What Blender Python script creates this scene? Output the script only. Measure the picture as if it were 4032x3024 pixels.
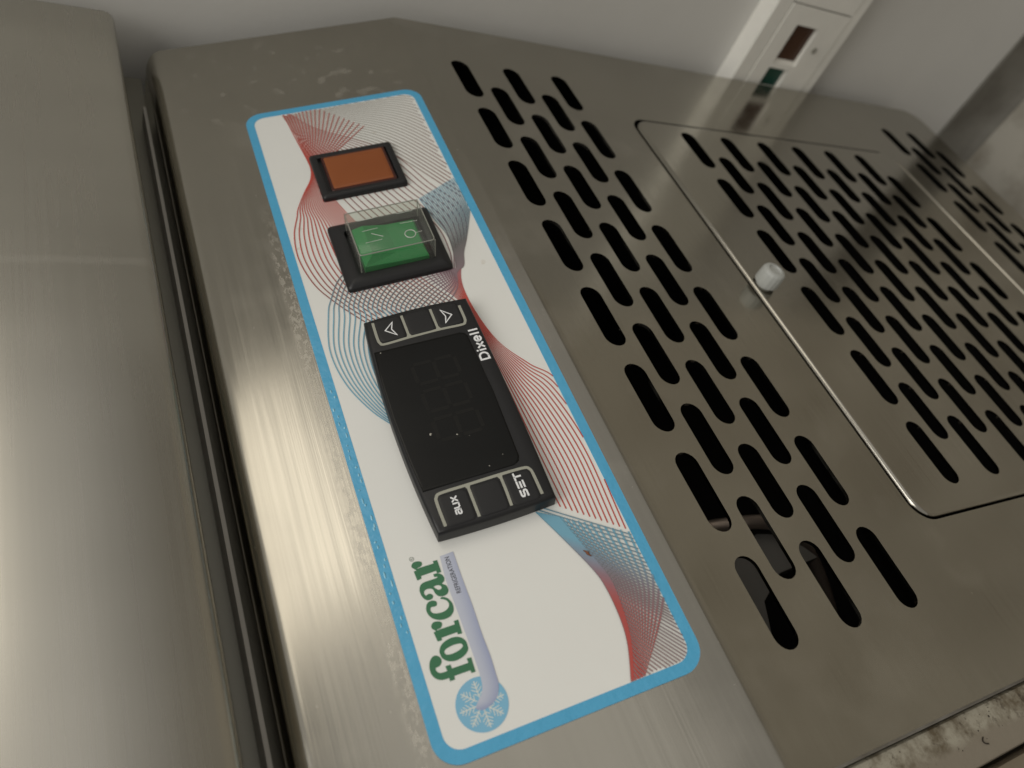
import bpy, math, random
import numpy as np

for o in list(bpy.data.objects):
    bpy.data.objects.remove(o)
scene = bpy.context.scene
col = scene.collection
random.seed(7)
MM = 0.001

# The counter's own axes, in millimetres: u runs along the front to the right, v up, w out of the front.
def W(u, v, w):
    return (u * MM, -w * MM, v * MM)

# ---------------------------------------------------------------- camera
R = ((-0.3579, -0.8633, 0.3558), (-0.7777, 0.0647, -0.6253), (0.5168, -0.5005, -0.6946))
cam_d = bpy.data.cameras.new('camera')
cam = bpy.data.objects.new('camera', cam_d)
col.objects.link(cam)
from mathutils import Matrix, Vector
def dirv(a):
    return Vector((a[0], -a[2], a[1]))
cx, cy, cz = dirv(R[0]).normalized(), -dirv(R[1]).normalized(), -dirv(R[2]).normalized()
cx = (cx - cz * cx.dot(cz)).normalized()
cy = cz.cross(cx)
m = Matrix((cx, cy, cz)).transposed().to_4x4()
m.translation = Vector(W(-280.969, 158.561, 156.14))
cam.matrix_world = m
cam_d.sensor_fit = 'HORIZONTAL'
cam_d.sensor_width = 36.0
cam_d.lens = 36.0 * 3055.85 / 4032
cam_d.clip_start = 0.01
cam_d.clip_end = 60
cam_d.dof.use_dof = True
cam_d.dof.focus_distance = 0.228
cam_d.dof.aperture_fstop = 12.0
scene.camera = cam

# ---------------------------------------------------------------- light: a dim kitchen, one broad soft lamp across the room, two added fills
world = bpy.data.worlds.new('World')
scene.world = world
world.use_nodes = True
bg = world.node_tree.nodes['Background']
bg.inputs['Color'].default_value = (1.0, 0.96, 0.89, 1)
bg.inputs['Strength'].default_value = 0.37

def area(name, loc, target, size, sizey, watts, color):
    d = bpy.data.lights.new(name, 'AREA')
    d.shape = 'RECTANGLE'; d.size = size; d.size_y = sizey
    d.energy = watts; d.color = color
    o = bpy.data.objects.new(name, d)
    col.objects.link(o)
    o.location = loc
    o.rotation_euler = (Vector(target) - Vector(loc)).to_track_quat('-Z', 'Y').to_euler()
    return o
area('room_lamp', W(626, 781, 1053), W(-160, 100, -28), 0.85, 0.66, 3.0, (1.0, 0.92, 0.78))
area('label_fill', W(-500, 1500, 700), W(-150, 50, 0), 1.1, 1.0, 13.3, (1.0, 0.975, 0.925))  # added fill from above, brightens the label
area('front_fill', W(300, 430, 1800), W(-200, 80, 0), 1.7, 0.8, 1.3, (1.0, 0.97, 0.91))  # added low fill, brightens the worktop edge and control strip

scene.view_settings.view_transform = 'Standard'
scene.view_settings.look = 'None'
scene.view_settings.exposure = 0.0
scene.view_settings.gamma = 1.0
scene.render.engine = 'CYCLES'
scene.cycles.max_bounces = 8
scene.cycles.transparent_max_bounces = 12

# ---------------------------------------------------------------- helpers
WORLD_LOC = {}
def root(name, loc, label, cat, kind=None, group=None):
    o = bpy.data.objects.new(name, None)
    o.empty_display_size = 0.02
    col.objects.link(o)
    o.location = loc
    WORLD_LOC[o.name] = Vector(loc)
    o['label'] = label; o['category'] = cat
    if kind: o['kind'] = kind
    if group: o['group'] = group
    return o

def mk(name, verts, faces, mat, parent=None, label=None, cat=None, kind=None, smooth=False, auto=None, cols=None):
    """one mesh object; verts in world metres; origin at its centre"""
    v = np.array(verts, dtype=float)
    c = (v.min(0) + v.max(0)) / 2
    me = bpy.data.meshes.new(name)
    me.from_pydata([tuple(q) for q in (v - c)], [], [tuple(f) for f in faces])
    me.materials.append(mat)
    me.validate()
    o = bpy.data.objects.new(name, me)
    col.objects.link(o)
    base = WORLD_LOC[parent.name] if parent else Vector((0, 0, 0))
    o.parent = parent
    o.location = Vector(c) - base
    WORLD_LOC[o.name] = Vector(c)
    if smooth or auto:
        for p in me.polygons: p.use_smooth = True
        if auto:
            me.set_sharp_from_angle(angle=math.radians(auto))
    if cols is not None:
        a = me.color_attributes.new('Col', 'FLOAT_COLOR', 'POINT')
        a.data.foreach_set('color', np.array([(r, g, b, 1.0) for r, g, b in cols], dtype=np.float32).ravel())
    if label: o['label'] = label
    if cat: o['category'] = cat
    if kind: o['kind'] = kind
    return o

class MB:
    def __init__(self): self.v = []; self.f = []; self.c = []
    def add(self, vs, fs, c=None):
        n = len(self.v)
        self.v += [tuple(q) for q in vs]
        self.f += [tuple(i + n for i in q) for q in fs]
        if c is not None: self.c += list(c) if isinstance(c, list) else [c] * len(vs)
    def build(self, name, mat, parent=None, **k):
        return mk(name, self.v, self.f, mat, parent, cols=(self.c if self.c else None), **k)

def fill2d(loops, depth=0.0):
    """filled plane with holes, from closed loops; returns verts (x,y,z) and faces"""
    cu = bpy.data.curves.new('tmp', 'CURVE')
    cu.dimensions = '2D'; cu.fill_mode = 'BOTH'
    cu.extrude = depth / 2
    for lp in loops:
        sp = cu.splines.new('POLY')
        sp.points.add(len(lp) - 1)
        for i, q in enumerate(lp): sp.points[i].co = (q[0], q[1], 0, 1)
        sp.use_cyclic_u = True
    o = bpy.data.objects.new('tmp', cu)
    col.objects.link(o)
    dg = bpy.context.evaluated_depsgraph_get(); dg.update()
    me = bpy.data.meshes.new_from_object(o.evaluated_get(dg))
    vs = [tuple(x.co) for x in me.vertices]; fs = [tuple(p.vertices) for p in me.polygons]
    bpy.data.objects.remove(o); bpy.data.curves.remove(cu); bpy.data.meshes.remove(me)
    return vs, fs

def rrect(x0, x1, y0, y1, r, n=8):
    out = []
    for cx_, cy_, a0 in ((x1 - r, y1 - r, 0), (x0 + r, y1 - r, 90), (x0 + r, y0 + r, 180), (x1 - r, y0 + r, 270)):
        for i in range(n + 1):
            a = math.radians(a0 + 90 * i / n)
            out.append((cx_ + r * math.cos(a), cy_ + r * math.sin(a)))
    return out

def slot(uc, vc, L=27.0, Wd=8.4, n=10):
    r = Wd / 2; h = L / 2 - r; out = []
    for s, a0 in ((1, -90), (-1, 90)):
        for i in range(n + 1):
            a = math.radians(a0 + 180 * i / n)
            out.append((uc + s * h + r * math.cos(a), vc + r * math.sin(a)))
    return out

def loft(rings, closed=True, cap0=False, cap1=False):
    """rings: lists of equal length; returns verts, faces"""
    n = len(rings[0]); vs = [q for r in rings for q in r]; fs = []
    for i in range(len(rings) - 1):
        for j in range(n if closed else n - 1):
            k = (j + 1) % n
            fs.append((i * n + j, i * n + k, (i + 1) * n + k, (i + 1) * n + j))
    if cap0: fs.append(tuple(range(n - 1, -1, -1)))
    if cap1: fs.append(tuple((len(rings) - 1) * n + j for j in range(n)))
    return vs, fs

def cr(pts, n=8, closed=False):
    """Catmull-Rom through points"""
    P = [np.array(p, float) for p in pts]; N = len(P); out = []
    for i in range(N if closed else N - 1):
        p1, p2 = P[i], P[(i + 1) % N]
        p0 = P[i - 1] if (closed or i > 0) else 2 * p1 - p2
        p3 = P[(i + 2) % N] if (closed or i + 2 < N) else 2 * p2 - p1
        for k in range(n):
            t = k / n
            out.append(0.5 * (2 * p1 + (p2 - p0) * t + (2 * p0 - 5 * p1 + 4 * p2 - p3) * t * t + (3 * p1 - p0 - 3 * p2 + p3) * t ** 3))
    if not closed: out.append(P[-1])
    return out

# ---------------------------------------------------------------- materials
def mat(name, base=(.5, .5, .5), rough=.5, metal=0.0, spec=.5):
    M = bpy.data.materials.new(name); M.use_nodes = True
    b = M.node_tree.nodes['Principled BSDF']
    b.inputs['Base Color'].default_value = (*base, 1)
    b.inputs['Roughness'].default_value = rough
    b.inputs['Metallic'].default_value = metal
    b.inputs['Specular IOR Level'].default_value = spec
    return M
def nodes(M):
    nt = M.node_tree
    return nt, nt.nodes['Principled BSDF'], nt.nodes, nt.links
def pos_noise(nt, scale, detail=4, rough=.6, stretch=(1, 1, 1), offs=(0, 0, 0)):
    g = nt.nodes.new('ShaderNodeNewGeometry')
    mp = nt.nodes.new('ShaderNodeMapping')
    mp.inputs['Scale'].default_value = stretch
    mp.inputs['Location'].default_value = offs
    nz = nt.nodes.new('ShaderNodeTexNoise')
    nz.inputs['Scale'].default_value = scale; nz.inputs['Detail'].default_value = detail; nz.inputs['Roughness'].default_value = rough
    nt.links.new(g.outputs['Position'], mp.inputs['Vector']); nt.links.new(mp.outputs['Vector'], nz.inputs['Vector'])
    return nz.outputs['Fac']
def ramp(nt, fac, stops):
    r = nt.nodes.new('ShaderNodeValToRGB')
    while len(r.color_ramp.elements) < len(stops): r.color_ramp.elements.new(.5)
    for e, (p, c) in zip(r.color_ramp.elements, stops):
        e.position = p; e.color = (c, c, c, 1) if isinstance(c, (int, float)) else (*c, 1)
    nt.links.new(fac, r.inputs['Fac'])
    return r.outputs['Color']
def math2(nt, op, a, b=None, clamp=False):
    n = nt.nodes.new('ShaderNodeMath'); n.operation = op; n.use_clamp = clamp
    for i, x in enumerate((a, b)):
        if x is None: continue
        if isinstance(x, (int, float)): n.inputs[i].default_value = x
        else: nt.links.new(x, n.inputs[i])
    return n.outputs[0]
def mixc(nt, fac, a, b):
    n = nt.nodes.new('ShaderNodeMix'); n.data_type = 'RGBA'
    for s, x in ((n.inputs[0], fac), (n.inputs[6], a), (n.inputs[7], b)):
        if isinstance(x, (int, float)): s.default_value = x
        elif isinstance(x, tuple): s.default_value = (*x, 1)
        else: nt.links.new(x, s)
    return n.outputs[2]
def bump(nt, height, strength, dist=0.0002, into=None):
    n = nt.nodes.new('ShaderNodeBump'); n.inputs['Strength'].default_value = strength; n.inputs['Distance'].default_value = dist
    nt.links.new(height, n.inputs['Height'])
    if into is not None: nt.links.new(into, n.inputs['Normal'])
    return n.outputs['Normal']

def steel(name, base=(.60, .56, .50), rough=.22, brush=.5, marks=False, bands=0.0):
    M = mat(name, base, rough, 1.0)
    nt, b, N, Lk = nodes(M)
    # brushing runs along u: stretch the grain in x
    fine = pos_noise(nt, 1.0, 1, .6, (14, 2600, 2600))
    mid = pos_noise(nt, 1.0, 2, .6, (9, 620, 620), (3, 1, 2))
    smear = pos_noise(nt, 9.0, 3, .62, (1, 1, 1), (.3, .1, .7))
    wipe = pos_noise(nt, 1.0, 2, .6, (10, 45, 45), (1.7, .4, .2))
    r = math2(nt, 'ADD', rough - .05, math2(nt, 'MULTIPLY', smear, .10))
    r = math2(nt, 'ADD', r, math2(nt, 'MULTIPLY', math2(nt, 'SUBTRACT', mid, .5), .34 * brush))
    r = math2(nt, 'ADD', r, math2(nt, 'MULTIPLY', math2(nt, 'SUBTRACT', wipe, .5), .10))
    h = math2(nt, 'ADD', math2(nt, 'MULTIPLY', fine, .5), math2(nt, 'MULTIPLY', mid, .5))
    nrm = bump(nt, h, .26 * brush, .00012)
    wav = pos_noise(nt, 1.0, 2, .5, (6, 16, 16), (.2, .9, .4))
    nrm = bump(nt, wav, .16, .0012, nrm)
    Lk.new(nrm, b.inputs['Normal'])
    tint = mixc(nt, ramp(nt, smear, ((.35, 0), (.65, 1))), base, tuple(c * .9 for c in base))
    if bands:      # faint darker bands and one pale streak across the rim
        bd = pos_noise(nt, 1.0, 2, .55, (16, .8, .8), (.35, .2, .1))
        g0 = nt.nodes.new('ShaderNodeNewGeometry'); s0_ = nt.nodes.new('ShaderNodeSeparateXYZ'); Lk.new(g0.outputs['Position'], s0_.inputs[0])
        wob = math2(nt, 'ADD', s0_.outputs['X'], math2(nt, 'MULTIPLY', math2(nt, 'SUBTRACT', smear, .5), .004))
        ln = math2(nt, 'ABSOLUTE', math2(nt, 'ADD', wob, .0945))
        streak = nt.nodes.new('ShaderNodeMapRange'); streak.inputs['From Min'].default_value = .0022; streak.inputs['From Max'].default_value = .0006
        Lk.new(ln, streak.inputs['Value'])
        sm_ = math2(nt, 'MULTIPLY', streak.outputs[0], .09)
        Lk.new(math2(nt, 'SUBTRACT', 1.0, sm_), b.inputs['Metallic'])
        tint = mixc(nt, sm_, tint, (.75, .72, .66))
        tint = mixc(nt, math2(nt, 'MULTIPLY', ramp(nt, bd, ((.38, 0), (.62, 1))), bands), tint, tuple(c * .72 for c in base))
    rough_out = r
    if marks:
        g = nt.nodes.new('ShaderNodeNewGeometry'); sx = nt.nodes.new('ShaderNodeSeparateXYZ')
        Lk.new(g.outputs['Position'], sx.inputs[0])
        def band(v, a, b_, soft):
            m1 = nt.nodes.new('ShaderNodeMapRange'); m1.interpolation_type = 'SMOOTHSTEP'
            Lk.new(v, m1.inputs['Value']); m1.inputs['From Min'].default_value = a - soft; m1.inputs['From Max'].default_value = a + soft
            m2 = nt.nodes.new('ShaderNodeMapRange'); m2.interpolation_type = 'SMOOTHSTEP'
            Lk.new(v, m2.inputs['Value']); m2.inputs['From Min'].default_value = b_ - soft; m2.inputs['From Max'].default_value = b_ + soft
            return math2(nt, 'MULTIPLY', m1.outputs[0], math2(nt, 'SUBTRACT', 1.0, m2.outputs[0]))
        # dried splashes on the right end of the control strip
        reg1 = math2(nt, 'MULTIPLY', band(sx.outputs['X'], -.012, .034, .010), band(sx.outputs['Z'], .030, .108, .012))
        spl = ramp(nt, pos_noise(nt, 130, 2, .5, (1, 1, 1), (.11, 0, .3)), ((.60, 0), (.68, 1)))
        f1 = math2(nt, 'MULTIPLY', math2(nt, 'MULTIPLY', reg1, spl), .14)
        # glue residue along the upper edge of the label
        reg2 = math2(nt, 'MULTIPLY', band(sx.outputs['X'], -.262, -.070, .02), band(sx.outputs['Z'], .0915, .0955, .0015))
        glu = ramp(nt, pos_noise(nt, 700, 3, .7, (.5, 1, 1)), ((.47, 0), (.58, 1)))
        f2 = math2(nt, 'MULTIPLY', math2(nt, 'MULTIPLY', reg2, glu), .22)
        # smears around the slots
        scr = ramp(nt, pos_noise(nt, 1.0, 3, .6, (30, 60, 30), (.5, .2, .1)), ((.56, 0), (.78, 1)))
        f3 = math2(nt, 'MULTIPLY', scr, .09)
        spk = ramp(nt, pos_noise(nt, 900, 1, .5), ((.80, 0), (.83, 1)))
        ff = math2(nt, 'MAXIMUM', math2(nt, 'MAXIMUM', f1, f2), math2(nt, 'MAXIMUM', f3, math2(nt, 'MULTIPLY', spk, .25)))
        tint = mixc(nt, ff, tint, (.72, .68, .60))
        met = math2(nt, 'SUBTRACT', 1.0, ff)
        Lk.new(met, b.inputs['Metallic'])
        rough_out = math2(nt, 'ADD', r, math2(nt, 'MULTIPLY', ff, .5))
    Lk.new(tint, b.inputs['Base Color'])
    Lk.new(rough_out, b.inputs['Roughness'])
    b.inputs['Anisotropic'].default_value = .35
    tg = nt.nodes.new('ShaderNodeCombineXYZ'); tg.inputs[0].default_value = 1.0
    Lk.new(tg.outputs[0], b.inputs['Tangent'])
    return M

def plastic(name, base, rough, spec=.5, grain=.12, scale=1500, var=.1):
    M = mat(name, base, rough, 0, spec); nt, b, N, Lk = nodes(M)
    n1 = pos_noise(nt, scale, 2, .5); n2 = pos_noise(nt, 60, 4, .6)
    Lk.new(bump(nt, n1, grain, .00005), b.inputs['Normal'])
    Lk.new(mixc(nt, n2, tuple(c * (1 - var) for c in base), tuple(min(1, c * (1 + var)) for c in base)), b.inputs['Base Color'])
    Lk.new(math2(nt, 'ADD', rough - .06, math2(nt, 'MULTIPLY', n2, .12)), b.inputs['Roughness'])
    return M

def printed(name, rough=.32):
    M = mat(name, (1, 1, 1), rough, 0, .4); nt, b, N, Lk = nodes(M)
    a = nt.nodes.new('ShaderNodeVertexColor'); a.layer_name = 'Col'
    Lk.new(a.outputs['Color'], b.inputs['Base Color'])
    return M

STEEL_P = steel('brushed_steel_panel', (.405, .385, .335), .17, .6, marks=True)
STEEL_G = steel('brushed_steel_grille', (.415, .395, .345), .17, .5)
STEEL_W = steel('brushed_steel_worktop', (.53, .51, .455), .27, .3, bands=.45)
STEEL_D = plastic('dull_grey_sheet', (.16, .15, .14), .45)
DARK = plastic('black_bay_liner', (.012, .011, .010), .8, .2)  # near-black, so the compartment reads dark through the slots
BLACK = plastic('black_moulded_plastic', (.011, .011, .012), .42, .4, .25, 2200, .15)
GLASSY = plastic('black_display_window', (.005, .005, .0045), .22, .2, .02)
WHITEP = plastic('white_knob_plastic', (.38, .39, .37), .45)

# ---------------------------------------------------------------- setting: wall, floor, skirting
def noisy(name, a, b_, scale, rough, lo=.4, hi=.62, bumps=.1, spec=.4):
    M = mat(name, a, rough, 0, spec); nt, b, N, Lk = nodes(M)
    n = pos_noise(nt, scale, 6, .62)
    Lk.new(mixc(nt, ramp(nt, n, ((lo, 0), (hi, 1))), a, b_), b.inputs['Base Color'])
    Lk.new(bump(nt, pos_noise(nt, 240, 4), bumps, .0005), b.inputs['Normal'])
    return M
WALLM = noisy('painted_wall', (.65, .64, .61), (.61, .60, .57), 6, .5, bumps=.15)
FLOORM = noisy('worn_floor', (.42, .395, .34), (.20, .175, .135), 22, .45, .40, .66, .2)
SKIRT = noisy('dark_joint', (.19, .18, .155), (.13, .12, .10), 20, .6)
def quad(name, pts, M, **k):
    return mk(name, [W(*p) for p in pts], [(0, 1, 2, 3)], M, **k)
UW, VF = 58.0, -470.0
mb = MB()
pw = [(UW, -700), (UW, 212), (UW + 3, 215), (UW + 130, 215), (UW + 130, -700)]
mb.add(*loft([[W(u, v, w) for u, w in pw] for v in (VF - 5, 2300)], True, True, True))
o = mb.build('wall', WALLM, kind='structure'); o['label'] = 'plain grey painted wall at the right end of the counter'
o = quad('floor', ((-2600, VF, -700), (-2600, VF, 2600), (2600, VF, 2600), (2600, VF, -700)), FLOORM, kind='structure'); o['label'] = 'stained beige floor below the counter'
mb = MB()
prof = [(UW + 6, VF - 4), (UW - 14, VF - 4), (UW - 14, VF + .3)]
prof += [(UW - 13 + 11 * math.sin(math.radians(90 * i / 8)), VF + .4 + 37.6 * (1 - math.cos(math.radians(90 * i / 8)))) for i in range(9)]
prof += [(UW + 6, VF + 38.5)]
mb.add(*loft([[W(u, v, w) for u, v in prof] for w in (-690, 216)], True, True, True))
o = mb.build('skirting', SKIRT, auto=60, kind='structure'); o['label'] = 'dark skirting strip where the wall meets the floor'

# ---------------------------------------------------------------- the refrigerated counter
fridge = root('refrigerated_counter', W(-120, VF, -150),
              'stainless steel refrigerated counter front with sloping control strip and slotted vent panel', 'refrigerator')
TH = math.radians(18.43); CT, ST = math.cos(TH), math.sin(TH); VB = 20.45
def F(u, s, h=0.0):
    """point on the sloping control strip: s up from the bend, h proud of it"""
    return W(u, VB + s * CT + h * ST, -s * ST + h * CT)
UR, UL, VBOT = 42.6, -284.0, -359.5

# front panel: vent face with its slots and the grille opening
P = 34.75; PV = 12.92
loops = []
tb = 8.0 * math.tan(TH / 2)                       # bend radius 8
vtop = VB - tb
rc = 13.0
outer = [(UL, vtop), (UL, VBOT)]
outer += [(UR - rc + rc * math.cos(a), VBOT + rc + rc * math.sin(a)) for a in (math.radians(-90 + 90 * i / 8) for i in range(9))]
outer += [(UR, vtop)]
loops.append(outer)
for c in range(5):
    for r in range(8 if c % 2 == 0 else 7):
        loops.append(slot(-(r + (.5 if c % 2 else 0)) * P, -c * PV))
for c in range(4):
    for r in range(8 if c % 2 == 0 else 7):
        loops.append(slot(.2 - (r + (.5 if c % 2 else 0)) * P, -299.2 - c * PV))
GU0, GU1, GV0, GV1 = -232.6, -16.4, -273.2, -80.6
gap = .8
loops.append(rrect(GU0 - gap, GU1 + 2.3, GV0 - gap - .3, GV1 + gap, 8.5))
TS = 1.2
vs, fs = fill2d(loops, TS)
mb = MB()
mb.add([W(x, y, z - TS / 2) for x, y, z in vs], fs)
# bend, sloping strip and rolled upper edge, swept along u
prof = []
for i in range(9):
    a = TH * i / 8
    prof.append((vtop + 8 * math.sin(a), -8 + 8 * math.cos(a)))
s0 = tb
STOP = 99.5
for s in np.linspace(s0, STOP, 24)[1:]:
    prof.append((VB + s * CT, -s * ST))
ar = 8.5                                           # the strip rolls back under the worktop
v1, w1 = prof[-1]; cv, cw = v1 - ar * ST, w1 - ar * CT
for i in range(1, 13):
    a = TH + math.radians(74) * i / 12
    prof.append((cv + ar * math.sin(a), cw + ar * math.cos(a)))
prof.append((prof[-1][0] + .6, prof[-1][1] - 26))
def urow(i):
    ve = prof[i][0]; top = prof[-2][0]
    d = top - ve; rr = 6.0
    ur = UR if d > rr else UR - rr + math.sqrt(max(0, rr * rr - (rr - d) ** 2))
    return ur
rows = []
NU = 40
for i, (v, w) in enumerate(prof):
    ur = urow(min(i, len(prof) - 2))
    rows.append([W(UL + (ur - UL) * j / NU, v, w) for j in range(NU + 1)])
vv, ff = loft(rows, False)
ff = [tuple(reversed(q)) for q in ff]
mb.add(vv, ff)
# raised lip along the lower edge of the grille opening
mb.add(*loft([[W(u, GV0 - 2.5 + 1.5 * math.cos(a), 1.7 * math.sin(a) - .3) for a in (math.pi * k / 8 for k in range(9))] for u in np.linspace(GU0 + 7, GU1 - 7, 12)], False))
# returns folded back at both ends
for ue, sgn in ((UL, -1), (UR, 1)):
    pr = [(VBOT + (rc if sgn > 0 else 0), -.02)] + [(v, w - .02) for v, w in prof[:-14]]
    q = [W(ue - sgn * .02, v, w) for v, w in pr] + [W(ue - sgn * .02, v, w - 18) for v, w in reversed(pr)]
    n = len(pr)
    fs2 = [(i, i + 1, 2 * n - 2 - i, 2 * n - 1 - i) for i in range(n - 1)]
    mb.add(q, fs2)
mb.build('front_panel', STEEL_P, fridge, auto=35, label='folded brushed steel front panel with rows of long slots')

# removable slotted grille
loops = [rrect(GU0 + 1.4, GU1 - 1.4, GV0 + 1.4, GV1 - 1.4, 6.6)]
for c in range(12):
    for r in range(6 if c % 2 == 0 else 5):
        loops.append(slot(-36.2 - (r + (.5 if c % 2 else 0)) * P, -108.9 - c * PV))
vs, fs = fill2d(loops, TS)
mb = MB()
GW = 1.4
mb.add([W(x, y, GW + z - TS / 2) for x, y, z in vs], fs)
rings = []
for i in range(9):
    a = math.radians(90 * i / 8); d = 1.4 * (1 - math.sin(a))
    rings.append([W(x, y, GW - 1.4 + 1.4 * math.cos(a)) for x, y in rrect(GU0 + d, GU1 - d, GV0 + d, GV1 - d, 8 - d)])
rings.append([W(x, y, -9) for x, y in rrect(GU0, GU1, GV0, GV1, 8)])
vv, ff = loft(rings, True)
mb.add(vv, ff)
grille = mb.build('filter_grille', STEEL_G, fridge, auto=35, label='raised slotted steel filter cover with rounded corners')
# white knurled knob
ku, kv = -125.6, -86.4
rings = []
NK = 48
def kring(rad, h, amp=0.0):
    return [W(ku + (rad + amp * math.cos(16 * 2 * math.pi * j / NK)) * math.cos(2 * math.pi * j / NK),
              kv + (rad + amp * math.cos(16 * 2 * math.pi * j / NK)) * math.sin(2 * math.pi * j / NK), GW + h) for j in range(NK)]
for rad, h, amp in ((3.6, 0, 0), (3.6, 1.0, 0), (4.8, 1.1, .12), (5.0, 1.8, .15), (4.8, 6.6, .15), (4.5, 7.4, .1), (4.0, 7.9, 0), (2.8, 8.0, 0), (2.5, 7.4, 0), (.9, 7.3, 0)):
    rings.append(kring(rad, h, amp))
mb = MB(); mb.add(*loft(rings, True, True, True))
mb.build('knob', WHITEP, grille, auto=50, label='white ribbed plastic knob on the filter cover')

# worktop
prof = [(190, -420), (190, -26), (189.3, -23), (187, -20.8), (184, -20)]
prof += [(135.5, -20), (133.4, -20.5), (131.9, -22.0), (131.3, -24.4), (131.2, -36), (133, -37.5), (140, -38)]
mb = MB()
us = [-470 + 515 * i / 30 for i in range(31)] + [46.6, 47.6, 48.1]
ins = [0] * 31 + [.25, .9, 1.9]
rings = []
for u, d in zip(us, ins):
    rings.append([W(u, v - (d if 131 < v < 187 and False else 0), w - d) for v, w in prof])
vv, ff = loft(rings, False)
mb.add(vv, ff)
n = len(prof)
mb.add([rings[-1][i] for i in range(n)], [tuple(range(n))])
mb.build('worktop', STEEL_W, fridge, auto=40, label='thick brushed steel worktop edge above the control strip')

# thin frame rail in the gap and the dark body behind it
def box(mb, u0, u1, v0, v1_, w0, w1_):
    c = [W(u, v, w) for u in (u0, u1) for v in (v0, v1_) for w in (w0, w1_)]
    mb.add(c, [(0, 1, 3, 2), (4, 6, 7, 5), (0, 4, 5, 1), (2, 3, 7, 6), (0, 2, 6, 4), (1, 5, 7, 3)])
mb = MB(); box(mb, UL - 120, 16, 122.7, 123.8, -49, -41.0)
mb.build('frame_rail', plastic('dull_rail', (.38, .36, .33), .5), fridge)
mb = MB(); box(mb, UL - 120, 50, 120.9, 136, -240, -50)
mb.build('body_beam', mat('dull_beam', (.30, .29, .25), .45, .6), fridge)
# machine compartment liner (open to the front)
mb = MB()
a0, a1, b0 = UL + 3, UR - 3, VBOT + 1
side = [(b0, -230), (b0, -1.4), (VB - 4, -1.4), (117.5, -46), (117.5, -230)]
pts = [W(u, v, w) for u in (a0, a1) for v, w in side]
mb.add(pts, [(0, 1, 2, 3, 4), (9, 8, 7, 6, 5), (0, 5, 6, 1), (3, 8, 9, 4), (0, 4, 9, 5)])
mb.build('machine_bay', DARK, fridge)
# what shows through the lowest slots: a bracket, a bent pipe and a drum
mb = MB()
br = [(-243, -30), (-226, -33), (-213, -44), (-208, -60), (-211, -74), (-222, -82), (-224, -60), (-232, -46), (-246, -40)]
mb.add([W(u, v, -46) for u, v in br] + [W(u, v, -52) for u, v in br],
       [tuple(range(9)), tuple(range(17, 8, -1))] + [(i, (i + 1) % 9, 9 + (i + 1) % 9, 9 + i) for i in range(9)])
mb.build('inner_bracket', plastic('grey_bracket', (.20, .19, .175), .5), fridge)
def tube(path, rad, n=12):
    P_ = [np.array(q, float) for q in path]; rings = []
    for i, q in enumerate(P_):
        t = P_[min(i + 1, len(P_) - 1)] - P_[max(i - 1, 0)]; t /= np.linalg.norm(t)
        a = np.cross(t, (0.1, 1, .2)); a /= np.linalg.norm(a); b = np.cross(t, a)
        rings.append([tuple(q + rad * (math.cos(2 * math.pi * k / n) * a + math.sin(2 * math.pi * k / n) * b)) for k in range(n)])
    return loft(rings, True, True, True)
mb = MB()
mb.add(*tube([W(*q) for q in cr([(-196, -30, -60), (-203, -48, -44), (-207, -66, -42), (-214, -84, -50), (-236, -96, -66), (-262, -92, -80)], 8)], 2.6 * MM))
mb.build('copper_pipe', mat('dull_pipe', (.36, .29, .24), .4, .6), fridge, smooth=True)

# left end: grimy strip beside the panel, then the door
grim = mat('grimy_enamel', (.5, .46, .38), .5); nt, b, N, Lk = nodes(grim)
n1 = pos_noise(nt, 130, 6, .68); n2 = pos_noise(nt, 300, 5, .7, (1, 1, 1), (3, 1, 2)); n3 = pos_noise(nt, 38, 3)
cA = mixc(nt, ramp(nt, n1, ((.36, 0), (.58, 1))), (.12, .095, .06), (.36, .335, .27))
cB = mixc(nt, ramp(nt, n2, ((.56, 0), (.70, 1))), cA, (.055, .04, .025))
gx = nt.nodes.new('ShaderNodeNewGeometry'); sx = nt.nodes.new('ShaderNodeSeparateXYZ'); Lk.new(gx.outputs['Position'], sx.inputs[0])
mr = nt.nodes.new('ShaderNodeMapRange'); mr.inputs['From Min'].default_value = -.2925; mr.inputs['From Max'].default_value = -.290
Lk.new(math2(nt, 'ADD', sx.outputs['X'], math2(nt, 'MULTIPLY', math2(nt, 'SUBTRACT', n3, .5), .004)), mr.inputs['Value'])
clean = mixc(nt, ramp(nt, n2, ((.66, 0), (.71, 1))), (.24, .21, .165), (.08, .06, .04))
Lk.new(mixc(nt, mr.outputs[0], clean, cB), b.inputs['Base Color'])
Lk.new(bump(nt, n1, .5, .0006), b.inputs['Normal'])
mb = MB()
prof2 = [(UL - 1.0, -12), (UL - 1.0, -3), (UL - 1.6, -2.2), (UL - 3, -2), (UL - 12.4, -2), (UL - 13.4, -2.4), (UL - 13.8, -3.4), (UL - 13.8, -12)]
mb.add(*loft([[W(u, v, w) for u, w in prof2] for v in (VBOT, VBOT / 2, 0, 110)], True, True, True))
mb.build('seal_strip', grim, fridge, auto=40, label='off-white strip caked with brown grime along the panel edge')
mb = MB()
prof2 = [(UL - 14.9, -40), (UL - 14.9, -3.6), (UL - 15.6, -2.2), (UL - 17, -1.6), (UL - 250, -1.6), (UL - 250, -40)]
mb.add(*loft([[W(u, v, w) for u, w in prof2] for v in (VBOT, 116)], True, True, True))
mb.build('door', steel('brushed_steel_door', (.5, .45, .38), .3, .5), fridge, auto=40)
mb = MB()
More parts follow.
